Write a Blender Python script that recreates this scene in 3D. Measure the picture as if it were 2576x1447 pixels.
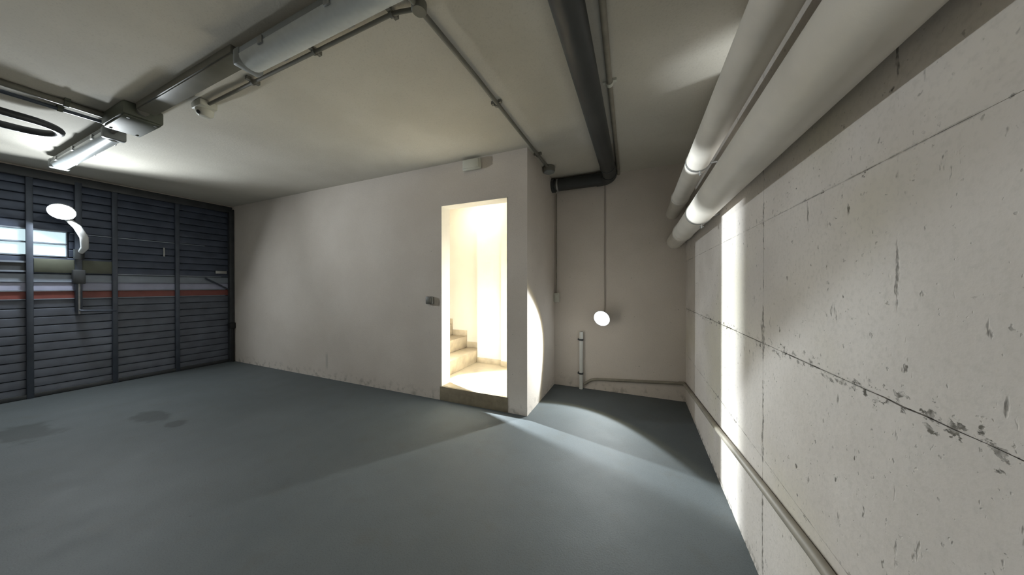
import bpy, bmesh, math, random
from mathutils import Vector, Matrix
random.seed(7)
for o in list(bpy.data.objects): bpy.data.objects.remove(o)
scn = bpy.context.scene
col = scn.collection

# ------------------------------------------------------------------ camera, world, exposure
XL, XR, YD, YB, XP, ZC = -6.314, 0.494, 2.652, 3.668, -0.981, 2.621   # room planes in metres
YF = -2.2                                                              # wall behind the viewer
SILL = 0.155
cam = bpy.data.cameras.new('camera'); camo = bpy.data.objects.new('camera', cam); col.objects.link(camo)
cam.sensor_width = 36; cam.lens = 728.84/2576*36; cam.clip_start = 0.02; cam.clip_end = 60
camo.location = (0, 0, 1.27)
camo.rotation_euler = (math.radians(90-0.238), 0, math.radians(23.308))
scn.camera = camo
w = bpy.data.worlds.new('night'); scn.world = w; w.use_nodes = True
w.node_tree.nodes['Background'].inputs[0].default_value = (0.02, 0.025, 0.035, 1)
w.node_tree.nodes['Background'].inputs[1].default_value = 0.2
vs = scn.view_settings
vs.view_transform = 'Standard'; vs.look = 'None'; vs.gamma = 1; vs.use_curve_mapping = False
vs.exposure = 0.0
# strengths of the three lamps the place has
DOOR_LAMP = 455.0       # emission of the flood lamp lens on the garage door
DOOR_BEAM = 235.0      # watts of that lamp's forward beam
ALCOVE_LAMP = 122.0     # watts of the swivelling spot in the alcove
STAIR_LAMP = 620.0      # watts of the cool spot lamp low beside the stairs
STAIRWELL = 66.0        # emission of the warm ceiling lamp in the stairwell
COOL = (0.90, 0.965, 1.0)

# ------------------------------------------------------------------ materials
def mat(name, color, rough=0.6, metal=0.0, noise=0.0, scale=8.0, bump=0.0, bscale=60.0, tint=None, spec=0.5, detail=5):
    m = bpy.data.materials.new(name); m.use_nodes = True
    nt = m.node_tree; b = nt.nodes['Principled BSDF']
    b.inputs['Roughness'].default_value = rough; b.inputs['Metallic'].default_value = metal
    b.inputs['Specular IOR Level'].default_value = spec
    b.inputs['Base Color'].default_value = (*color, 1)
    tc = nt.nodes.new('ShaderNodeTexCoord')
    if noise:
        n = nt.nodes.new('ShaderNodeTexNoise'); n.inputs['Scale'].default_value = scale; n.inputs['Detail'].default_value = detail
        nt.links.new(tc.outputs['Object'], n.inputs['Vector'])
        r = nt.nodes.new('ShaderNodeValToRGB'); t = tint or (1, 1, 1)
        r.color_ramp.elements[0].position = 0.3; r.color_ramp.elements[1].position = 0.7
        r.color_ramp.elements[0].color = (*[max(0, c*(1-noise)) for c in color], 1)
        r.color_ramp.elements[1].color = (*[min(1, c*(1+noise)*k) for c, k in zip(color, t)], 1)
        nt.links.new(n.outputs['Fac'], r.inputs[0]); nt.links.new(r.outputs[0], b.inputs['Base Color'])
    if bump:
        n2 = nt.nodes.new('ShaderNodeTexNoise'); n2.inputs['Scale'].default_value = bscale; n2.inputs['Detail'].default_value = 4
        nt.links.new(tc.outputs['Object'], n2.inputs['Vector'])
        bp = nt.nodes.new('ShaderNodeBump'); bp.inputs['Strength'].default_value = bump; bp.inputs['Distance'].default_value = 0.01
        nt.links.new(n2.outputs['Fac'], bp.inputs['Height']); nt.links.new(bp.outputs[0], b.inputs['Normal'])
    return m
def emis(name, color, strength):
    m = bpy.data.materials.new(name); m.use_nodes = True
    b = m.node_tree.nodes['Principled BSDF']
    b.inputs['Base Color'].default_value = (*color, 1)
    b.inputs['Emission Color'].default_value = (*color, 1); b.inputs['Emission Strength'].default_value = strength
    return m

class G:                                   # tiny node-graph helper
    def __init__(s, m): s.nt = m.node_tree; s.b = s.nt.nodes['Principled BSDF']; s.tc = s.nt.nodes.new('ShaderNodeTexCoord')
    def link(s, a, b): s.nt.links.new(a, b)
    def math(s, op, a, b=None, clamp=False):
        n = s.nt.nodes.new('ShaderNodeMath'); n.operation = op; n.use_clamp = clamp
        for i, v in enumerate((a, b)):
            if v is None: continue
            if isinstance(v, (int, float)): n.inputs[i].default_value = v
            else: s.link(v, n.inputs[i])
        return n.outputs[0]
    def noise(s, scale, detail=4, vec=None, stretch=None, rough=0.5, offset=None):
        v = vec or s.tc.outputs['Object']
        if stretch or offset:
            mp = s.nt.nodes.new('ShaderNodeMapping'); s.link(v, mp.inputs[0])
            if stretch: mp.inputs['Scale'].default_value = stretch
            if offset: mp.inputs['Location'].default_value = offset
            v = mp.outputs[0]
        n = s.nt.nodes.new('ShaderNodeTexNoise'); n.inputs['Scale'].default_value = scale; n.inputs['Detail'].default_value = detail
        n.inputs['Roughness'].default_value = rough
        s.link(v, n.inputs['Vector']); return n.outputs['Fac']
    def ramp(s, x, a, b):                  # smooth 0..1 between a and b
        n = s.nt.nodes.new('ShaderNodeMapRange'); n.interpolation_type = 'SMOOTHSTEP'
        n.inputs['From Min'].default_value = a; n.inputs['From Max'].default_value = b
        s.link(x, n.inputs['Value']); return n.outputs[0]
    def mix(s, f, a, b):
        n = s.nt.nodes.new('ShaderNodeMix'); n.data_type = 'RGBA'
        if isinstance(f, (int, float)): n.inputs[0].default_value = f
        else: s.link(f, n.inputs[0])
        for i, v in ((6, a), (7, b)):
            if isinstance(v, tuple): n.inputs[i].default_value = (*v, 1)
            else: s.link(v, n.inputs[i])
        return n.outputs[2]
    def xyz(s):
        n = s.nt.nodes.new('ShaderNodeSeparateXYZ'); s.link(s.tc.outputs['Object'], n.inputs[0]); return n.outputs
    def bump(s, h, strength, dist=0.01):
        n = s.nt.nodes.new('ShaderNodeBump'); n.inputs['Strength'].default_value = strength; n.inputs['Distance'].default_value = dist
        s.link(h, n.inputs['Height']); s.link(n.outputs[0], s.b.inputs['Normal'])

JZ = [0.537, 1.028, 1.543, 2.06]          # heights of the shuttering joints
JY = [1.555, 0.865]                       # upright shuttering joints
def concrete_panels():
    m = mat('shuttered_concrete', (0.6, 0.57, 0.52), 0.85, spec=0.25); g = G(m)
    X, Yc, Zc = g.xyz()
    base = g.mix(g.ramp(g.noise(2.2, 5), 0.35, 0.68), (0.63, 0.585, 0.54), (0.735, 0.69, 0.645))
    base = g.mix(g.math('MULTIPLY', g.ramp(g.noise(1.1, 3, offset=(3, 1, 7)), 0.52, 0.7), 0.55), base, (0.64, 0.60, 0.46))
    base = g.mix(g.math('MULTIPLY', g.ramp(g.noise(90, 3), 0.45, 0.75), 0.35), base, (0.52, 0.495, 0.45))
    # scattered blow holes
    holes = g.ramp(g.noise(34, 3, stretch=(1, 1, 0.6)), 0.695, 0.75)
    fine = g.ramp(g.noise(70, 2, offset=(5, 2, 1)), 0.69, 0.75)
    # crumbling along the joints, heavier along the middle one
    marks = None
    for z, wdt, th in ((JZ[0], .03, .56), (JZ[1], .055, .52), (JZ[2], .026, .58), (JZ[3], .02, .6)):
        d = g.math('ABSOLUTE', g.math('SUBTRACT', Zc, z))
        band = g.ramp(d, wdt, 0.0)
        n = g.noise(46, 5, stretch=(1, .6, 1), offset=(z, z*3, 0), rough=.62)
        big = g.ramp(g.noise(3.2, 2, offset=(0, z*5, 0)), 0.35, 0.65)
        v = g.math('MULTIPLY', g.ramp(g.math('ADD', n, g.math('MULTIPLY', g.math('SUBTRACT', band, 1.0), 0.16)), th, th+.05), g.math('ADD', g.math('MULTIPLY', big, .8), .2))
        hair = g.math('MULTIPLY', g.ramp(d, 0.004, 0.001), g.ramp(g.noise(9, 3, offset=(z, 0, 2)), 0.42, 0.6))
        v = g.math('MAXIMUM', v, g.math('MULTIPLY', hair, .5)) if z < 2 else v
        marks = v if marks is None else g.math('MAXIMUM', marks, v)
    for y, wdt, th in ((JY[0], .022, .46), (JY[1], .014, .57)):
        d = g.math('ABSOLUTE', g.math('SUBTRACT', Yc, y))
        band = g.ramp(d, wdt, 0.0)
        n = g.noise(26, 4, stretch=(1, 1, .35), offset=(y, 0, y), rough=.6)
        v = g.math('MULTIPLY', g.ramp(g.math('ADD', n, g.math('MULTIPLY', g.math('SUBTRACT', band, 1.0), 0.2)), th, th+.08), .75)
        marks = g.math('MAXIMUM', marks, v)
    foot = g.math('MULTIPLY', g.ramp(Zc, 0.05, 0.0), g.ramp(g.noise(22, 4), 0.45, 0.6))
    alld = g.math('MAXIMUM', g.math('MAXIMUM', marks, g.math('MULTIPLY', holes, .9)), g.math('MAXIMUM', g.math('MULTIPLY', fine, .45), foot))
    base = g.mix(g.math('MULTIPLY', alld, g.ramp(g.noise(60, 3, offset=(1, 8, 3)), 0.25, 0.62)), base, (0.105, 0.095, 0.075))
    g.link(base, g.b.inputs['Base Color'])
    h = g.math('SUBTRACT', g.math('MULTIPLY', g.noise(45, 5), .35), alld)
    g.bump(h, 0.35, 0.008)
    return m
def plaster(name, ca, cb, specks=True, stain=None):
    m = mat(name, ca, 0.9, spec=0.2); g = G(m); X, Yc, Zc = g.xyz()
    base = g.mix(g.ramp(g.noise(1.6, 5), 0.3, 0.7), ca, cb)
    base = g.mix(g.math('MULTIPLY', g.ramp(g.noise(120, 3), 0.5, 0.75), .25), base, tuple(c*.7 for c in ca))
    if specks:
        sp = g.ramp(g.noise(40, 2), 0.74, 0.77)
        ft = g.math('MULTIPLY', g.ramp(Zc, 0.16, 0.0), g.ramp(g.noise(14, 5), 0.48, 0.68))
        base = g.mix(g.math('MULTIPLY', g.math('MAXIMUM', sp, ft), .5), base, (0.25, 0.235, 0.2))
    if stain:                                # a damp streak with its own place
        sx, sz, wx, wz = stain
        d = g.math('MULTIPLY', g.ramp(g.math('ABSOLUTE', g.math('SUBTRACT', X, sx)), wx, wx*.3), g.ramp(g.math('ABSOLUTE', g.math('SUBTRACT', Zc, sz)), wz, wz*.4))
        base = g.mix(g.math('MULTIPLY', d, .35), base, (0.30, 0.31, 0.28))
    g.link(base, g.b.inputs['Base Color'])
    g.bump(g.noise(70, 4), 0.22, 0.006)
    return m
def floor_mat():
    m = mat('painted_concrete_floor', (0.2, 0.22, 0.22), 0.62, spec=0.35); g = G(m); X, Yc, Zc = g.xyz()
    base = g.mix(g.ramp(g.noise(1.3, 6, rough=.6), 0.2, 0.8), (0.098, 0.115, 0.121), (0.126, 0.145, 0.153))
    base = g.mix(g.math('MULTIPLY', g.ramp(g.noise(6, 6, rough=.65, offset=(4, 0, 0)), 0.5, 0.72), .5), base, (0.106, 0.115, 0.11))
    base = g.mix(g.math('MULTIPLY', g.ramp(g.noise(160, 2), 0.45, 0.8), .5), base, (0.062, 0.07, 0.07))
    for (sx, sy, rx, ry) in ((-4.85, 0.62, .34, .16), (-4.35, 1.2, .22, .12), (-3.9, 1.22, .12, .07)):   # oil stains
        dx = g.math('DIVIDE', g.math('SUBTRACT', X, sx), rx); dy = g.math('DIVIDE', g.math('SUBTRACT', Yc, sy), ry)
        d = g.math('SQRT', g.math('ADD', g.math('MULTIPLY', dx, dx), g.math('MULTIPLY', dy, dy)))
        d = g.math('ADD', d, g.math('MULTIPLY', g.math('SUBTRACT', g.noise(7, 4), .5), 1.6))
        base = g.mix(g.math('MULTIPLY', g.ramp(d, 1.15, .6), .6), base, (0.04, 0.046, 0.044))
    dots = g.ramp(g.noise(28, 2, offset=(9, 0, 0)), 0.76, 0.78)
    base = g.mix(g.math('MULTIPLY', dots, .7), base, (0.05, 0.05, 0.045))
    g.link(base, g.b.inputs['Base Color'])
    g.link(g.math('ADD', g.math('MULTIPLY', g.noise(5, 4), .1), .6), g.b.inputs['Roughness'])
    g.bump(g.noise(110, 4), 0.18, 0.004)
    return m
M = {}
M['panel'] = concrete_panels()
M['wall'] = plaster('white_plaster', (0.70, 0.638, 0.575), (0.77, 0.708, 0.645), stain=(-3.92, 0.24, .035, .14))
M['ceil'] = plaster('ceiling_paint', (0.62, 0.59, 0.515), (0.69, 0.66, 0.585), specks=False)
M['floor'] = floor_mat()
M['joint'] = mat('joint_mortar', (0.30, 0.28, 0.24), 0.9, noise=.3, scale=20)
M['cream'] = mat('stair_paint', (0.77, 0.715, 0.615), 0.8, noise=.03, scale=3, bump=.1)
M['marble'] = mat('beige_marble', (0.36, 0.305, 0.215), 0.35, noise=.22, scale=5, detail=8)
M['marble2'] = mat('worn_marble_step', (0.36, 0.30, 0.21), 0.45, noise=.22, scale=9, detail=8)
M['sill'] = mat('brown_stone', (0.27, 0.225, 0.155), 0.7, noise=.2, scale=14, bump=.15)
M['reveal'] = mat('white_reveal', (0.78, 0.75, 0.68), 0.7, noise=.03)
M['pvc'] = mat('warm_white_pvc', (0.68, 0.645, 0.58), 0.5, noise=.10, scale=4, bump=.05, detail=6)
M['pvc_white'] = mat('white_pvc', (0.72, 0.73, 0.70), 0.4, noise=.05)
M['dark_pvc'] = mat('dark_grey_pvc', (0.042, 0.045, 0.044), 0.5, noise=.15, scale=5)
M['conduit'] = mat('grey_conduit', (0.19, 0.185, 0.155), 0.5, noise=.1)
M['conduit_paint'] = mat('painted_conduit', (0.29, 0.265, 0.215), 0.6, noise=.15, scale=12)
M['cable'] = mat('brown_cable', (0.40, 0.355, 0.305), 0.6)
M['steel'] = mat('zinc_steel', (0.42, 0.43, 0.43), 0.4, metal=.85, noise=.15, scale=20)
M['dark_steel'] = mat('dark_steel', (0.06, 0.065, 0.07), 0.45, metal=.3, noise=.2)
M['black'] = mat('black_plastic', (0.015, 0.016, 0.017), 0.5)
M['housing'] = mat('grey_housing', (0.26, 0.28, 0.28), 0.5, noise=.08)
M['diffuser'] = mat('ribbed_diffuser', (0.62, 0.67, 0.68), 0.3, noise=.05, scale=30)
M['junction'] = mat('olive_grey_box', (0.105, 0.115, 0.088), 0.6, noise=.15)
M['white_plastic'] = mat('white_plastic', (0.66, 0.66, 0.58), 0.45, noise=.04)
M['grey_plastic'] = mat('grey_plastic', (0.16, 0.155, 0.14), 0.5, noise=.1)
M['slat'] = mat('blue_grey_slat', (0.075, 0.092, 0.135), 0.36, metal=.35, noise=.2, scale=6)
M['slat_low'] = mat('grey_slat', (0.115, 0.13, 0.165), 0.42, metal=.25, noise=.2, scale=6)
M['slat_white'] = mat('lavender_slat', (0.40, 0.42, 0.56), 0.4, noise=.08)
M['slat_red'] = mat('red_slat', (0.24, 0.07, 0.06), 0.45, noise=.15)
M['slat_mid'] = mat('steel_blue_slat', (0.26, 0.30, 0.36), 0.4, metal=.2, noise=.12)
M['bar'] = mat('door_bar', (0.085, 0.10, 0.13), 0.42, metal=.4, noise=.15)
M['plate'] = mat('olive_lock_plate', (0.12, 0.13, 0.10), 0.5, metal=.2, noise=.12)
M['pane'] = emis('backlit_pane', (0.72, 0.93, 1.0), 0.75)
M['lens'] = emis('door_lamp_lens', COOL, DOOR_LAMP)
M['lens2'] = emis('alcove_lamp_lens', COOL, 14.0)
M['globe'] = emis('stairwell_ceiling_diffuser', (1.0, 0.92, 0.77), STAIRWELL)
M['lamp_white'] = mat('white_lamp_metal', (0.75, 0.77, 0.78), 0.35)

# ------------------------------------------------------------------ mesh helpers
def obj(name, bm, m, parent=None, smooth=True):
    me = bpy.data.meshes.new(name)
    bmesh.ops.recalc_face_normals(bm, faces=bm.faces)
    bm.to_mesh(me); bm.free()
    if smooth:
        for p in me.polygons: p.use_smooth = True
        me.set_sharp_from_angle(angle=math.radians(35))
    me.materials.append(M[m] if isinstance(m, str) else m)
    o = bpy.data.objects.new(name, me); col.objects.link(o)
    if parent: o.parent = parent
    return o
def tag(o, label=None, cat=None, group=None, kind=None):
    if label: o['label'] = label
    if cat: o['category'] = cat
    if group: o['group'] = group
    if kind: o['kind'] = kind
    return o
def thing(name, loc, label, cat, group=None, kind=None):
    o = bpy.data.objects.new(name, None); col.objects.link(o); o.location = loc; o.empty_display_size = .1
    return tag(o, label, cat, group, kind)
def box(bm, a, b, bev=0.0, seg=2):
    a, b = [min(p, q) for p, q in zip(a, b)], [max(p, q) for p, q in zip(a, b)]
    vs_ = [bm.verts.new((x, y, z)) for x in (a[0], b[0]) for y in (a[1], b[1]) for z in (a[2], b[2])]
    F = [(0,1,3,2), (4,6,7,5), (0,4,5,1), (2,3,7,6), (0,2,6,4), (1,5,7,3)]
    fs = [bm.faces.new([vs_[i] for i in f]) for f in F]
    if bev:
        es = list({e for f in fs for e in f.edges})
        bmesh.ops.bevel(bm, geom=es, offset=bev, segments=seg, affect='EDGES', profile=.5)
    return bm
def B(a, b, bev=0.0, seg=2): return box(bmesh.new(), a, b, bev, seg)
def frame_of(t):
    t = Vector(t).normalized(); up = Vector((0, 0, 1)) if abs(t.z) < .9 else Vector((0, 1, 0))
    u = t.cross(up).normalized(); return u, u.cross(t).normalized()
def tube(bm, pts, r, n=16, caps=True):
    pts = [Vector(p) for p in pts]; rs = r if isinstance(r, (list, tuple)) else [r]*len(pts)
    t0 = (pts[1]-pts[0]).normalized(); u, v = frame_of(t0); rings = []; prev = t0
    for i, p in enumerate(pts):
        if i == 0: t = t0
        elif i == len(pts)-1: t = (pts[i]-pts[i-1]).normalized()
        else: t = ((pts[i]-pts[i-1]).normalized()+(pts[i+1]-pts[i]).normalized()).normalized()
        q = prev.rotation_difference(t); u = (q @ u).normalized(); v = (q @ v).normalized(); prev = t
        rings.append([bm.verts.new(p + rs[i]*(math.cos(a)*u+math.sin(a)*v)) for a in (2*math.pi*k/n for k in range(n))])
    for a, b in zip(rings, rings[1:]):
        for k in range(n): bm.faces.new((a[k], a[(k+1) % n], b[(k+1) % n], b[k]))
    if caps: bm.faces.new(rings[0][::-1]); bm.faces.new(rings[-1])
    return bm
def T(pts, r, n=16): return tube(bmesh.new(), pts, r, n)
def arc(c, r, a0, a1, n, ex, ey):
    c, ex, ey = Vector(c), Vector(ex), Vector(ey)
    return [c + r*(math.cos(a)*ex+math.sin(a)*ey) for a in (a0+(a1-a0)*i/n for i in range(n+1))]
def rounded(pts, r, n=6):                    # polyline with its inner corners rounded
    pts = [Vector(p) for p in pts]; out = [pts[0]]
    for a, b, c in zip(pts, pts[1:], pts[2:]):
        d1, d2 = (a-b).normalized(), (c-b).normalized(); k = min(r, (a-b).length*.45, (c-b).length*.45)
        p, q = b+d1*k, b+d2*k
        for i in range(n+1):
            t = i/n; out.append((1-t)**2*p + 2*t*(1-t)*b + t*t*q)
    return out+[pts[-1]]
def lathe(bm, prof, n=32, M4=None):          # profile (radius, z) turned about local z
    rings = []
    for r, z in prof:
        if r < 1e-6: rings.append([bm.verts.new((0, 0, z))])
        else: rings.append([bm.verts.new((r*math.cos(2*math.pi*k/n), r*math.sin(2*math.pi*k/n), z)) for k in range(n)])
    for a, b in zip(rings, rings[1:]):
        for k in range(n):
            A, Bv = [a[k % len(a)], a[(k+1) % len(a)]], [b[(k+1) % len(b)], b[k % len(b)]]
            vsx = []
            for v in A+Bv:
                if v not in vsx: vsx.append(v)
            if len(vsx) > 2: bm.faces.new(vsx)
    if M4: bmesh.ops.transform(bm, matrix=M4, verts=bm.verts)
    return bm
def axis_m(loc, d): return Matrix.Translation(Vector(loc)) @ Vector(d).to_track_quat('Z', 'Y').to_matrix().to_4x4()
def ring(bm, c, d, r0, r1, w, n=28):         # a band round an axis
    return lathe(bm, [(r0, -w/2), (r1, -w/2), (r1, w/2), (r0, w/2), (r0, -w/2)], n, axis_m(c, d))

# ------------------------------------------------------------------ the setting
WT = 0.14
tag(obj('floor', B((XL-.3, YF-.1, -.12), (XR+.1, YB+.1, 0)), 'floor'), 'grey painted concrete garage floor', 'floor', kind='structure')
tag(obj('ceiling', B((XL-.3, YF-.1, ZC), (XR+.1, 4.1, ZC+.15)), 'ceil'), 'plain off-white garage ceiling carrying conduits and lights', 'ceiling', kind='structure')
DX0, DX1, DZ = -2.000, -1.192, 2.165
bm = bmesh.new()
box(bm, (XL-.1, YD, 0), (DX0, YD+WT, ZC)); box(bm, (DX1, YD, 0), (XP, YD+WT, ZC)); box(bm, (DX0, YD, DZ), (DX1, YD+WT, ZC))
tag(obj('wall_back', bm, 'wall', smooth=False), 'long white plaster wall with the lit doorway', 'wall', kind='structure')
tag(obj('wall_alcove_side', B((XP-.1, YD+WT, 0), (XP, YB+.1, ZC)), 'wall'), 'short white return wall between doorway and alcove', 'wall', kind='structure')
tag(obj('wall_alcove_back', B((XP, YB, 0), (XR+.12, YB+.1, ZC)), 'wall'), 'narrow white end wall of the alcove with the bright spot lamp', 'wall', kind='structure')
tag(obj('wall_front', B((XL-.3, YF-.1, 0), (XR+.12, YF, ZC)), 'wall'), 'white plaster wall at the near end of the garage', 'wall', kind='structure')
bm = bmesh.new(); box(bm, (XL-.1, YF, 0), (XL, -.36, ZC)); box(bm, (XL-.1, -.36, 2.55), (XL, YD, ZC))
tag(obj('wall_left', bm, 'wall', smooth=False), 'white plaster wall round the garage door', 'wall', kind='structure')

# right wall: concrete cast against shuttering boards, each cast panel its own piece with ragged joints
wr = tag(obj('wall_right', B((XR+.012, YF, 0), (XR+.12, YB, ZC)), 'joint'), 'long rough off-white concrete wall with shuttering joints under the pipes', 'wall', kind='structure')
def panel(y0, y1, z0, z1, rag):
    def edge(p, q, n, amp):
        out = []
        for i in range(n):
            t = i/n; v = [p[0]+(q[0]-p[0])*t, p[1]+(q[1]-p[1])*t]
            if i:
                j = abs(random.gauss(0, 1))*amp
                if p[1] == q[1]: v[1] += j if p[1] == z0 else -j
                else: v[0] += j if p[0] == y0 else -j
            out.append(v)
        return out
    n1 = max(4, int((y1-y0)/.05)); n2 = 8
    a = rag
    o = edge((y0, z0), (y1, z0), n1, a[0]) + edge((y1, z0), (y1, z1), n2, a[3]) + edge((y1, z1), (y0, z1), n1, a[1]) + edge((y0, z1), (y0, z0), n2, a[2])
    bm = bmesh.new()
    f = [bm.verts.new((XR, y, z)) for y, z in o]; k = [bm.verts.new((XR+.0125, y, z)) for y, z in o]
    bm.faces.new(f); n = len(o)
    for i in range(n): bm.faces.new((f[i], f[(i+1) % n], k[(i+1) % n], k[i]))
    return obj('panel', bm, 'panel', wr, smooth=False)
ys = [YF, -.72, 1.555, YB]; zs = [0]+JZ+[ZC]
AM = [.0001, .0005, .0014, .0002, .0002, .0001]
for i in range(3):
    for j in range(5):
        g0 = .0002
        panel(ys[i]+g0, ys[i+1]-g0, zs[j]+g0, zs[j+1]-g0, (AM[j], AM[j+1], .0002, 0.0012 if i == 1 else .0002))

# stairwell behind the doorway
SX0, SY1 = -4.3, 3.86
tag(obj('floor_stairwell', B((SX0, YD+.012, 0), (XP-.1, SY1, SILL)), 'marble'), 'cream marble landing behind the doorway', 'floor', kind='structure')
tag(obj('wall_stairwell_back', B((SX0, SY1, 0), (XP-.1, SY1+.1, ZC)), 'cream'), 'cream painted wall behind the stairs', 'wall', kind='structure')
tag(obj('wall_stairwell_left', B((SX0-.1, YD+WT, 0), (SX0, SY1+.1, ZC)), 'cream'), 'cream painted wall at the top of the stairs', 'wall', kind='structure')
bm = bmesh.new(); box(bm, (SX0, YD+WT, SILL), (DX0-.002, YD+WT+.01, ZC)); box(bm, (DX1+.002, YD+WT, SILL), (XP-.1, YD+WT+.01, ZC)); box(bm, (DX0, YD+WT, DZ), (DX1, YD+WT+.01, ZC))
tag(obj('wall_stairwell_front', bm, 'cream', smooth=False), 'cream painted stairwell face of the doorway wall', 'wall', kind='structure')
tag(obj('wall_stairwell_right', B((XP-.112, YD+WT+.01, SILL), (XP-.1, SY1, ZC)), 'cream'), 'cream painted stairwell face of the alcove wall', 'wall', kind='structure')
tag(obj('wall_pilaster', B((-2.15, 3.70, SILL), (-1.735, SY1, ZC)), 'cream'), 'cream pilaster beside the foot of the stairs', 'wall', kind='structure')
tag(obj('wall_pilaster', B((-1.735, 3.64, SILL), (XP-.112, SY1, ZC)), 'cream'), 'cream wall corner seen at the right edge of the doorway', 'wall', kind='structure')
tag(obj('baseboard_pilaster', B((-2.152, 3.688, SILL), (-1.735, 3.70, SILL+.075), .002), 'marble2'), 'low beige stone skirting on the pilaster', 'baseboard', kind='structure')
tag(obj('baseboard_right', B((-1.737, 3.628, SILL), (XP-.112, 3.64, SILL+.075), .002), 'marble2'), 'low beige stone skirting at the right edge of the doorway', 'baseboard', kind='structure')
tag(obj('baseboard_left', B((DX0-.07, YD+WT+.01, SILL), (DX0-.002, YD+WT+.022, SILL+.085), .002), 'reveal'), 'short pale skirting end inside the left door jamb', 'baseboard', kind='structure')
tr = thing('trim_1', (DX0, YD, SILL), 'white plastered reveal lining the lit doorway', 'door frame', kind='structure')
def sub(o, p): o.parent = p; return o            # a piece of a part
def child(o, p): o.parent = p; o.matrix_parent_inverse = Matrix.Translation(p.location).inverted(); return o
child(obj('jamb', B((DX0, YD-.002, SILL), (DX0+.006, YD+WT+.012, DZ)), 'reveal'), tr)
child(obj('jamb', B((DX1-.006, YD-.002, SILL), (DX1, YD+WT+.012, DZ)), 'reveal'), tr)
child(obj('head', B((DX0, YD-.002, DZ-.006), (DX1, YD+WT+.012, DZ)), 'reveal'), tr)
th = tag(obj('door_threshold', B((DX0-.018, YD-.006, 0), (DX1+.004, YD+.012, SILL-.001), .003), 'sill'), 'brown stone riser of the raised step under the doorway', 'threshold')
st = thing('staircase', (-2.08, 3.3, SILL), 'beige marble stairs climbing to the left inside the doorway', 'stairs')
for i in range(8):
    x1 = -2.156-.265*i; z0 = SILL+.172*i
    child(obj('step', B((x1-.265, YD+WT+.013, z0+.0005), (x1, SY1-.003, z0+.172), .004), 'marble2'), st)
    child(obj('skirting', B((x1-.265, SY1-.015, z0+.1722), (x1, SY1-.003, z0+.172+.085), .002), 'marble2'), st)

# ------------------------------------------------------------------ garage door (slats on upright bars)
GX = XL+.0
gd = thing('door_1', (XL, 1.145, 0), 'dark slatted metal garage door with backlit panes and a red slat', 'garage door', kind='structure')
ga = lambda o: child(o, gd)
y0, y1 = -.31, 2.60
ga(obj('backing', B((XL-.06, y0-.03, 0), (XL-.045, y1+.03, 2.56)), 'dark_steel'))
for i in range(25):
    z = .02+.1*i
    mname = 'slat_low' if i < 11 else 'slat_red' if i == 11 else 'slat_white' if i == 12 else 'slat_mid' if i == 13 else 'slat'
    spans = [(y0, y1)]
    if 16 <= i <= 18: spans = [(1.10, y1)]
    for a, b in spans:
        # a shallow hollow slat: flat face, turned lip along the top
        bm = bmesh.new(); prof = [(-.045, .001), (-.010, .001), (-.006, .006), (-.006, .084), (-.009, .091), (-.014, .096), (-.045, .098)]
        A = [bm.verts.new((XL+p, a, z+q)) for p, q in prof]; Bq = [bm.verts.new((XL+p, b, z+q)) for p, q in prof]
        n = len(prof)
        for k in range(n): bm.faces.new((A[k], A[(k+1) % n], Bq[(k+1) % n], Bq[k]))
        bm.faces.new(A[::-1]); bm.faces.new(Bq)
        ga(obj('slat', bm, mname))
for a, b in ((-.29, .27), (.28, .84), (.86, 1.09)):
    for z in (1.635, 1.785):
        p = ga(obj('pane', B((XL-.03, a+.01, z), (XL-.02, b-.008, z+.128)), 'pane')); p['label'] = 'backlit bluish white pane'
    bm = bmesh.new()
    for z in (1.618, 1.766, 1.916): box(bm, (XL-.04, a, z), (XL-.002, b, z+.016), .002, 1)
    box(bm, (XL-.04, a, 1.618), (XL-.002, a+.01, 1.932)); box(bm, (XL-.04, b-.008, 1.618), (XL-.002, b, 1.932))
    ga(obj('window_frame', bm, 'slat_mid'))
for y in (-.29, .275, .85, 1.432, 1.996):
    ga(obj('bar', B((XL-.005, y-.022, .0), (XL+.028, y+.022, 2.53), .004), 'bar'))
ga(obj('bottom_rail', B((XL-.004, y0, .004), (XL+.02, y1, .05), .004), 'dark_steel'))
ga(obj('top_rail', B((XL-.02, y0-.03, 2.50), (XL+.04, y1+.03, 2.60), .008), 'dark_steel'))
ga(obj('guide_track', B((XL-.03, 2.585, 0), (XL+.055, 2.648, 2.56), .006), 'dark_steel'))
ga(obj('guide_track', B((XL-.03, -.36, 0), (XL+.055, -.30, 2.56), .006), 'dark_steel'))
# slim lips along some slats, in a paler colour
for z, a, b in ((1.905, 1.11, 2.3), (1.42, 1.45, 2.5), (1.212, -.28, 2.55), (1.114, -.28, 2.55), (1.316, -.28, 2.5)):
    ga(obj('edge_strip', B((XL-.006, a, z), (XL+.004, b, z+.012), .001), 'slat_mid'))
pl = ga(obj('lock_plate', B((XL-.004, .875, 1.43), (XL+.016, 1.415, 1.59), .004), 'plate')); pl['label'] = 'olive grey lock plate'
bm = bmesh.new()
for a, b, c, d in ((.66, .845, 1.43, 1.448), (.66, .845, 1.535, 1.555), (.66, .676, 1.43, 1.555), (.828, .845, 1.43, 1.555)): box(bm, (XL-.004, a, c), (XL+.014, b, d))
ga(obj('slot_frame', bm, 'slat_mid')); ga(obj('slot_panel', B((XL-.006, .676, 1.448), (XL+.002, .83, 1.535)), 'dark_steel'))
ga(obj('lock_post', B((XL-.004, 1.135, .96), (XL+.045, 1.185, 2.54), .006), 'bar'))
lk = ga(obj('lock_case', B((XL, 1.115, 1.30), (XL+.065, 1.205, 1.47), .01), 'dark_steel'))
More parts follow.
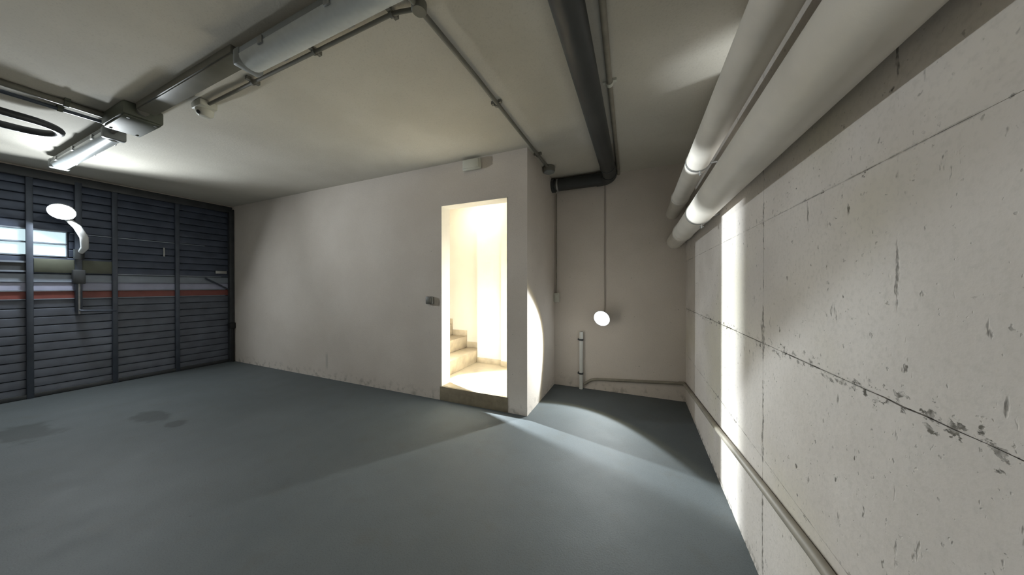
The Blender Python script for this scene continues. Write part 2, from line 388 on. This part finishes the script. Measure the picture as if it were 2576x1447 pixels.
sub(obj('lock_rod', T([(XL+.05, 1.16, .93), (XL+.05, 1.16, 1.42)], .009, 10), 'steel'), lk)
hd = sub(obj('lever_handle', T(rounded([(XL+.06, 1.16, .975), (XL+.075, 1.18, .97), (XL+.075, 1.40, .955), (XL+.055, 1.43, .95)], .02), .011, 10), 'bar'), lk)
ga(obj('latch_bolt', B((XL-.002, 1.858, 1.70), (XL+.012, 1.876, 1.83), .003), 'steel'))
ga(obj('pull_plate', B((XL, 2.42, 1.475), (XL+.03, 2.56, 1.525), .004), 'steel'))
ga(obj('brace', T([(XL+.02, 2.30, 1.40), (XL+.02, 2.58, 1.22)], .012, 8), 'bar'))
ga(obj('lock_keeper', B((XL+.0, 2.575, .56), (XL+.09, 2.651, .66), .012), 'black'))
ga(obj('hinge', T([(XL+.06, 2.62, .0), (XL+.06, 2.62, .58)], .014, 10), 'black'))

# ------------------------------------------------------------------ lamps
# flood lamp on the garage door's lock post
d2 = Vector((1, -.42, -.70)).normalized(); L2 = Vector((XL+.2, 1.02, 2.13))
def lamp_part(name, bm, m, root): o = obj(name, bm, m); o.parent = root; return o
def local_root(name, loc, d, label, cat, group=None):
    r = thing(name, loc, label, cat, group); r.rotation_mode = 'QUATERNION'; r.rotation_quaternion = Vector(d).to_track_quat('Z', 'Y'); return r
fl = local_root('flood_lamp', L2, d2, 'glaring oval white flood lamp on a curved white arm at the garage door', 'lamp')
S = Matrix.Diagonal((1.0, 1.0, 1.0, 1))
lamp_part('lens', lathe(bmesh.new(), [(.086, -.004), (.07, -.001), (.04, .001), (0, .002)], 32), 'lens', fl)
lamp_part('housing', lathe(bmesh.new(), [(0, -.075), (.055, -.07), (.09, -.035), (.096, -.008), (.096, -.002), (.086, -.005)], 32), 'lamp_white', fl)
inv = axis_m(L2, d2).inverted()
armp = [Vector((XL+.05, 1.16, 1.66)), Vector((XL+.13, 1.185, 1.74)), Vector((XL+.165, 1.175, 1.86)), Vector((XL+.155, 1.13, 1.98)), Vector((XL+.13, 1.075, 2.06)), Vector((XL+.15, 1.04, 2.12))]
bm = tube(bmesh.new(), [inv @ p for p in armp], [.02, .03, .034, .032, .026, .02], 14); lamp_part('arm', bm, 'lamp_white', fl)
bm = tube(bmesh.new(), [inv @ p for p in (Vector((XL+.046, 1.16, 1.60)), Vector((XL+.055, 1.16, 1.72)))], .04, 14); lamp_part('mount', bm, 'dark_steel', fl)

ld = bpy.data.lights.new('flood_beam', 'SPOT'); ld.energy = DOOR_BEAM; ld.color = COOL; ld.spot_size = math.radians(92); ld.spot_blend = 1.0; ld.shadow_soft_size = .05
lo = bpy.data.objects.new('flood_beam', ld); col.objects.link(lo); lo.parent = fl
bd = d2.to_track_quat('Z', 'Y').inverted() @ Vector((1, .03, .03)).normalized()
lo.location = (0, 0, .03); lo.rotation_mode = 'QUATERNION'; lo.rotation_quaternion = bd.to_track_quat('-Z', 'Y')

# swivelling spot in the alcove
d1 = Vector((-.214, -.927, -.309)).normalized(); L1 = Vector((-.38, YB-.105, .89))
sl = local_root('spot_lamp', L1, d1, 'glaring round white spot lamp on the alcove end wall', 'lamp')
lamp_part('lens', lathe(bmesh.new(), [(.085, -.006), (.083, 0), (.05, .006), (0, .008)], 32), 'lens2', sl)
lamp_part('housing', lathe(bmesh.new(), [(0, -.06), (.06, -.055), (.088, -.02), (.094, .0), (.094, .004), (.085, -.004)], 32), 'lamp_white', sl)
inv = axis_m(L1, d1).inverted()
lamp_part('bracket', tube(bmesh.new(), [inv @ Vector(p) for p in (L1-d1*.05, Vector((-.368, YB-.025, .905)), Vector((-.368, YB, .905)))], [.016, .016, .03], 12), 'steel', sl)
ld = bpy.data.lights.new('spot_beam', 'SPOT'); ld.energy = ALCOVE_LAMP; ld.color = COOL; ld.spot_size = math.radians(86); ld.spot_blend = .12; ld.shadow_soft_size = .02
lo = bpy.data.objects.new('spot_beam', ld); col.objects.link(lo); lo.parent = sl; lo.location = (0, 0, .03); lo.rotation_euler = (math.pi, 0, 0)

ld = bpy.data.lights.new('spot_rim', 'SPOT'); ld.energy = ALCOVE_LAMP*.09; ld.color = (1, .86, .38); ld.spot_size = math.radians(92); ld.spot_blend = .10; ld.shadow_soft_size = .02
lo = bpy.data.objects.new('spot_rim', ld); col.objects.link(lo); lo.parent = sl; lo.location = (0, 0, .03); lo.rotation_euler = (math.pi, 0, 0)

# a second spot lamp low on the stairwell face of the wall, and the stairwell's warm ceiling lamp
d3 = Vector((.90, -.30, -.28)).normalized(); L3 = Vector((-2.47, 2.982, .85))
s3 = local_root('spot_lamp', L3, d3, 'round white spot lamp on the stairwell face of the wall, above the stairs', 'lamp')
lamp_part('lens', lathe(bmesh.new(), [(.085, -.006), (.083, 0), (.05, .006), (0, .008)], 32), 'lens2', s3)
lamp_part('housing', lathe(bmesh.new(), [(0, -.06), (.06, -.055), (.088, -.02), (.094, .0), (.094, .004), (.085, -.004)], 32), 'lamp_white', s3)
inv = axis_m(L3, d3).inverted()
lamp_part('bracket', tube(bmesh.new(), [inv @ Vector(p) for p in (L3-d3*.05, Vector((-2.54, YD+WT+.04, .85)), Vector((-2.54, YD+WT+.01, .85)))], [.016, .016, .03], 12), 'steel', s3)
ld = bpy.data.lights.new('spot_beam', 'SPOT'); ld.energy = STAIR_LAMP; ld.color = COOL; ld.spot_size = math.radians(102); ld.spot_blend = .3; ld.shadow_soft_size = .018
lo = bpy.data.objects.new('spot_beam', ld); col.objects.link(lo); lo.parent = s3; lo.location = (0, 0, .03); lo.rotation_euler = (math.pi, 0, 0)
gl = thing('ceiling_lamp', (-2.1, 3.4, ZC), 'round warm ceiling lamp over the foot of the stairs', 'lamp')
child(obj('base', lathe(bmesh.new(), [(0, 0), (.15, 0), (.15, .02), (0, .02)], 32, axis_m((-2.1, 3.35, ZC), (0, 0, -1))), 'lamp_white'), gl)
child(obj('diffuser', lathe(bmesh.new(), [(.14, .02), (.135, .045), (.09, .065), (0, .075)], 32, axis_m((-2.1, 3.35, ZC), (0, 0, -1))), 'globe'), gl)

# fluorescent battens
def batten(x0, x1, y, label):
    r = thing('fluorescent_batten', ((x0+x1)/2, y, ZC), label, 'light fixture', 'ceiling battens')
    zt = ZC-.03
    hs = child(obj('housing', B((x0, y-.055, zt-.045), (x1, y+.055, zt), .006), 'housing'), r)
    prof = [(-.058, zt-.04)] + [(-.058*math.cos(a), zt-.045-.05*math.sin(a)) for a in (math.pi*k/10 for k in range(11))] + [(.058, zt-.04)]
    bm = bmesh.new(); xs = (x0+.05, x1-.05)
    A = [bm.verts.new((xs[0], y+p, q)) for p, q in prof]; C = [bm.verts.new((xs[1], y+p, q)) for p, q in prof]
    for k in range(len(prof)-1): bm.faces.new((A[k], A[k+1], C[k+1], C[k]))
    bm.faces.new(A); bm.faces.new(C[::-1])
    df = child(obj('diffuser', bm, 'diffuser'), r)
    for xa, xb in ((x0-.012, x0+.052), (x1-.052, x1+.012)):
        child(obj('end_cap', B((xa, y-.062, zt-.088), (xb, y+.062, zt+.004), .014), 'housing'), r)
    n = 3
    for k in range(n):
        xx = x0+(x1-x0)*(k+.5)/n
        for s in (-1, 1):
            sub(obj('clip', B((xx-.02, y+s*.056, zt-.06), (xx+.02, y+s*.066, zt-.02), .003), 'steel'), hs)
    for xx in (x0+.25, x1-.25): child(obj('spacer', B((xx-.03, y-.03, zt-.002), (xx+.03, y+.03, ZC)), 'housing'), r)
    return r
batten(-2.06, -.50, .93, 'unlit fluorescent batten on the ceiling nearest the viewer')
batten(-5.60, -4.03, .92, 'unlit fluorescent batten on the ceiling close to the garage door')

# ------------------------------------------------------------------ services on the ceiling
jb = thing('junction_box', (-3.62, .91, ZC), 'olive grey junction box on the ceiling between the two battens', 'junction box')
child(obj('body', B((-3.83, .81, ZC-.095), (-3.40, 1.01, ZC), .012), 'junction'), jb)
cv = child(obj('cover', B((-3.82, .82, ZC-.108), (-3.41, 1.0, ZC-.094), .006), 'junction'), jb)
for x in (-3.79, -3.44):
    for y in (.845, .975): sub(obj('screw', lathe(bmesh.new(), [(0, 0), (.008, 0), (.008, .004), (0, .005)], 10, axis_m((x, y, ZC-.108), (0, 0, -1))), 'steel'), cv)
child(obj('gland', T([(-3.415, .90, ZC-.05), (-3.37, .90, ZC-.05)], .03, 14), 'grey_plastic'), jb)
child(obj('gland', T([(-3.82, .905, ZC-.07), (-3.95, .905, ZC-.07), (-4.01, .905, ZC-.07)], .014, 10), 'grey_plastic'), jb)
tk = thing('cable_trunking', (-2.7, .92, ZC), 'grey cable trunking running from the junction box to the near batten', 'cable trunking')
child(obj('tray', B((-3.38, .865, ZC-.045), (-2.08, .965, ZC), .004), 'conduit'), tk)
child(obj('lid', B((-3.38, .872, ZC-.052), (-2.08, .958, ZC-.044), .002), 'conduit'), tk)
def saddle(p, d, r, root, m='conduit', w=.022):
    bm = ring(bmesh.new(), p, d, r, r+.006, w, 18)
    side = Vector(d).cross(Vector((0, 0, 1))).normalized()
    a = Vector(p)+side*(r+.014); b = Vector(p)-side*(r+.014)
    for c in (a, b): box(bm, (c.x-.012, c.y-.012, p[2]+r*.2), (c.x+.012, c.y+.012, ZC))
    return child(obj('saddle', bm, m), root)
def conduit(name, pts, r, m, label, cat='conduit', n=14, group=None):
    root = thing(name, pts[0], label, cat, group); child(obj('tube', T(pts, r, n), m), root); return root
zc = ZC-.024
c1 = conduit('ceiling_conduit', rounded([(-2.86, 1.07, zc), (-1.08, 1.07, zc), (-.96, 1.10, zc)], .05), .010, 'conduit', 'thin conduit with saddles from the motion sensor to the ceiling elbow box')
for x in (-2.30, -1.68, -1.10): saddle((x, 1.07, zc), (1, 0, 0), .010, c1, w=.016)
c2 = conduit('ceiling_conduit', [(-.975, YF+.02, zc), (-.957, 1.10, zc), (-.937, 1.612, zc), (-.915, 3.12, zc)], .014, 'conduit', 'straight conduit crossing the ceiling to the round box over the alcove corner')
for y in (1.9, 2.8, .3): saddle((-.957+(y-1.1)*.02, y, zc), (0.02, 1, 0), .014, c2)
eb = tag(obj('elbow_box', lathe(bmesh.new(), [(0, 0), (.032, 0), (.036, .006), (.036, .04), (0, .04)], 20, axis_m((-.957, 1.10, ZC-.04), (0, 0, 1))), 'conduit'), 'small round elbow box where two ceiling conduits meet', 'junction box')
rb = thing('round_junction_box', (-.912, 3.17, ZC), 'round grey junction box on the ceiling at the alcove corner', 'junction box')
child(obj('body', lathe(bmesh.new(), [(0, 0), (.064, 0), (.067, .008), (.067, .055), (.06, .06), (0, .06)], 28, axis_m((-.912, 3.17, ZC-.06), (0, 0, 1))), 'conduit'), rb)
child(obj('lid', lathe(bmesh.new(), [(0, 0), (.055, 0), (.06, .004), (.06, .012), (0, .012)], 28, axis_m((-.912, 3.17, ZC-.072), (0, 0, 1))), 'housing'), rb)
c3 = conduit('ceiling_conduit', [(-3.76, YF+.02, zc), (-3.80, .63, zc), (-3.80, .815, zc)], .021, 'conduit', 'thicker of two conduits reaching the junction box from the left edge')
c4 = conduit('ceiling_conduit', [(-4.01, YF+.02, ZC-.03), (-3.95, .65, ZC-.03), (-3.945, .86, ZC-.03), (-3.86, .93, ZC-.03), (-3.825, .93, ZC-.03)], .013, 'bar', 'thinner dark conduit reaching the junction box from the left edge')
saddle((-3.80, .655, zc), (0, 1, 0), .021, c3, 'junction'); saddle((-3.95, .655, ZC-.03), (0, 1, 0), .013, c4, 'junction')
ub = thing('bent_tube', (-4.32, .2, ZC), 'dark steel tube bent into a hairpin under the ceiling by the garage door', 'steel tube')
zu = ZC-.10
child(obj('tube', T([(-4.10, -1.4, zu), (-4.165, .456, zu)] + arc((-4.335, .55, zu), .165, 0, math.pi, 14, (1, 0, 0), (0, 1, 0)) + [(-4.50, .45, zu), (-4.44, -1.4, zu)], .027, 16), 'dark_steel'), ub)
for y in (-.2, -1.2):
    child(obj('hanger', B((-4.52, y-.015, zu+.02), (-4.10, y+.015, zu+.035)), 'steel'), ub)
    child(obj('rod', T([(-4.31, y, zu+.03), (-4.31, y, ZC)], .006, 8), 'steel'), ub)
ms = thing('motion_sensor', (-2.94, 1.07, ZC), 'small cream motion sensor with a dark eye at the conduit end', 'sensor')
child(obj('base', B((-3.0, 1.02, ZC-.05), (-2.86, 1.12, ZC), .012), 'white_plastic'), ms)
mh = child(obj('head', lathe(bmesh.new(), [(0, 0), (.03, .004), (.046, .02), (.05, .04), (.05, .06), (0, .06)], 24, axis_m((-2.94, 1.075, ZC-.10), (0, 0, 1))), 'white_plastic'), ms)
sub(obj('eye', lathe(bmesh.new(), [(.013, 0), (.012, .004), (0, .007)], 14, axis_m((-2.915, 1.075-.042, ZC-.085), (.3, -1, -.45))), 'black'), mh)

# dark pipe under the ceiling, turning into the return wall
px, pz, pr = -.285, ZC-.088, .074
dp = thing('dark_ceiling_pipe', (px, 1.5, ZC), 'dark grey plastic pipe under the ceiling with an elbow at the alcove', 'pipe')
yt = 3.555
child(obj('pipe', T([(px-.005, YF+.01, pz), (px, yt-.13, pz)], pr, 28), 'dark_pvc'), dp)
child(obj('elbow', T([(px, yt-.16, pz), (px, yt-.125, pz)] + arc((px-.12, yt-.12, pz), .12, 0, math.pi/2, 8, (1, 0, 0), (0, 1, 0)) + [(px-.155, yt, pz)], pr+.006, 28), 'dark_pvc'), dp)
child(obj('pipe', T([(px-.13, yt, pz), (XP+.0, yt, pz)], pr, 28), 'dark_pvc'), dp)
child(obj('wall_collar', ring(bmesh.new(), (XP+.018, yt, pz), (1, 0, 0), pr-.002, pr+.012, .035), 'dark_pvc'), dp)
child(obj('strap', ring(bmesh.new(), (XP+.075, yt, pz), (1, 0, 0), pr, pr+.004, .02), 'steel'), dp)
for y in (0.2, 3.2): child(obj('strap', ring(bmesh.new(), (px, y, pz), (0, 1, 0), pr, pr+.004, .025), 'dark_steel'), dp)
c5 = conduit('ceiling_conduit', [(-.13, YF+.02, ZC-.02), (-.15, 1.407, ZC-.02), (-.165, 1.967, ZC-.02), (-.20, YB-.02, ZC-.02)], .017, 'conduit_paint', 'slim conduit alongside the dark ceiling pipe')
saddle((-.166, 2.0, ZC-.02), (-.02, 1, 0), .017, c5, 'white_plastic', .03)

# ------------------------------------------------------------------ large pipes along the right wall
def wall_pipe(x, z, r, label, clamps, sockets):
    root = thing('drain_pipe', (x, 1, z), label, 'pipe', 'pipes along the right wall')
    child(obj('pipe', T([(x, YF, z)] + [(x, YF+(YB-YF)*k/24, z) for k in range(1, 24)] + [(x, YB, z)], r, 40), 'pvc'), root)
    for y in sockets:                        # push-fit socket, its mouth towards the viewer
        child(obj('socket', lathe(bmesh.new(), [(r-.002, 0), (r+.0045, .0), (r+.006, .008), (r+.006, .028), (r+.003, .034), (r+.003, .11), (r-.001, .13)], 40, axis_m((x, y, z), (0, 1, 0))), 'pvc'), root)
    for y in clamps:
        cl = child(obj('clamp', ring(bmesh.new(), (x, y, z), (0, 1, 0), r, r+.004, .022, 36), 'steel'), root)
        a = math.radians(-20)
        p = Vector((x+(r+.004)*math.cos(a), y, z+(r+.004)*math.sin(a)))
        arm_ = obj('bracket', T([p, (XR, y, z-.02)], .006, 8), 'steel'); sub(arm_, cl)
        q = Vector((x+.012, y+.004, z-r-.002))
        lug = bmesh.new(); box(lug, (q.x-.004, q.y-.012, q.z-.026), (q.x+.004, q.y+.012, q.z+.003), .001, 1); tube(lug, [(q.x-.014, q.y, q.z-.015), (q.x+.014, q.y, q.z-.015)], .004, 8)
        sub(obj('screw_lug', lug, 'steel'), cl)
    return root
wall_pipe(.382, 1.762, .078, 'thick off-white drain pipe along the concrete wall, the lower of two', (2.27, .2), (2.95,))
wall_pipe(.363, 2.082, .068, 'slimmer off-white drain pipe along the concrete wall, the upper of two', (2.20, .1), (3.02,))

# ------------------------------------------------------------------ small things on the walls
el = thing('emergency_light', (-1.595, YD, 2.55), 'cream emergency light high on the wall above the doorway', 'emergency light')
child(obj('body', B((-1.70, YD-.04, 2.492), (-1.485, YD, 2.605), .012), 'white_plastic'), el)
child(obj('cover', B((-1.685, YD-.052, 2.505), (-1.50, YD-.038, 2.592), .006), 'white_plastic'), el)
sw = thing('light_switch', (-2.147, YD, 1.11), 'grey surface light switch on the wall left of the doorway', 'light switch')
sb = child(obj('box', B((-2.193, YD-.035, 1.068), (-2.103, YD, 1.155), .008), 'grey_plastic'), sw)
sub(obj('rocker', B((-2.178, YD-.042, 1.083), (-2.118, YD-.033, 1.142), .004), 'conduit'), sb)
ob = thing('switch_box', (-.945, YB, 1.127), 'white surface switch box at the foot of the alcove corner conduit', 'switch box')
sb = child(obj('box', B((-.977, YB-.04, 1.068), (-.912, YB, 1.185), .006), 'white_plastic'), ob)
sub(obj('rocker', B((-.962, YB-.046, 1.10), (-.927, YB-.038, 1.155), .003), 'white_plastic'), sb)
c6 = conduit('wall_conduit', [(-.952, YB-.016, 1.185), (-.952, YB-.016, 2.46)], .008, 'conduit_paint', 'upright conduit in the alcove corner above the switch box')
wc = tag(obj('lamp_cable', T(rounded([(-.355, YB-.008, ZC-.06), (-.355, YB-.008, 1.02), (-.362, YB-.02, .93)], .03), .0055, 8), 'cable'), 'thin brown cable dropping down the alcove wall to the spot lamp', 'cable')
vp = thing('stub_pipe', (-.633, YB-.03, 0), 'white upright stub pipe with two clamps at the alcove floor', 'pipe')
bm = bmesh.new(); lathe(bm, [(.019, .705), (.024, .705), (.024, 0.0), (.019, 0.0)], 20, Matrix.Translation((-.633, YB-.034, 0)))
child(obj('pipe', bm, 'pvc_white'), vp)
for z in (.61, .192):
    cl = child(obj('clamp', ring(bmesh.new(), (-.633, YB-.034, z), (0, 0, 1), .024, .029, .02, 20), 'dark_steel'), vp)
    sub(obj('clamp_ear', B((-.675, YB-.04, z-.01), (-.655, YB, z+.01), .002), 'dark_steel'), cl)
r_ = .0165
lp = thing('skirting_conduit', (0, YB, .15), 'painted conduit low on the alcove end wall above the floor', 'conduit')
lr = thing('skirting_conduit', (XR, 1, .45), 'painted conduit rising along the foot of the concrete wall', 'conduit')
child(obj('tube', T(rounded([(-.60, YB-.02, .055), (-.50, YB-.02, .132), (-.2, YB-.02, .155), (.474, YB-.02, .205)], .06), r_, 14), 'conduit_paint'), lp)
pts = [(XR-.018, YB-.02, .205), (XR-.018, 3.1, .262), (XR-.018, 2.6, .315), (XR-.018, 2.154, .363), (XR-.018, 1.828, .405), (XR-.018, 1.465, .45), (XR-.018, 1.117, .487), (XR-.018, .5, .53), (XR-.018, YF+.02, .60)]
child(obj('tube', T(pts, r_, 14), 'conduit_paint'), lr)
child(obj('elbow', T(rounded([(.43, YB-.02, .203), (XR-.018, YB-.02, .205), (XR-.018, YB-.065, .21)], .03), r_+.003, 14), 'conduit_paint'), lp)
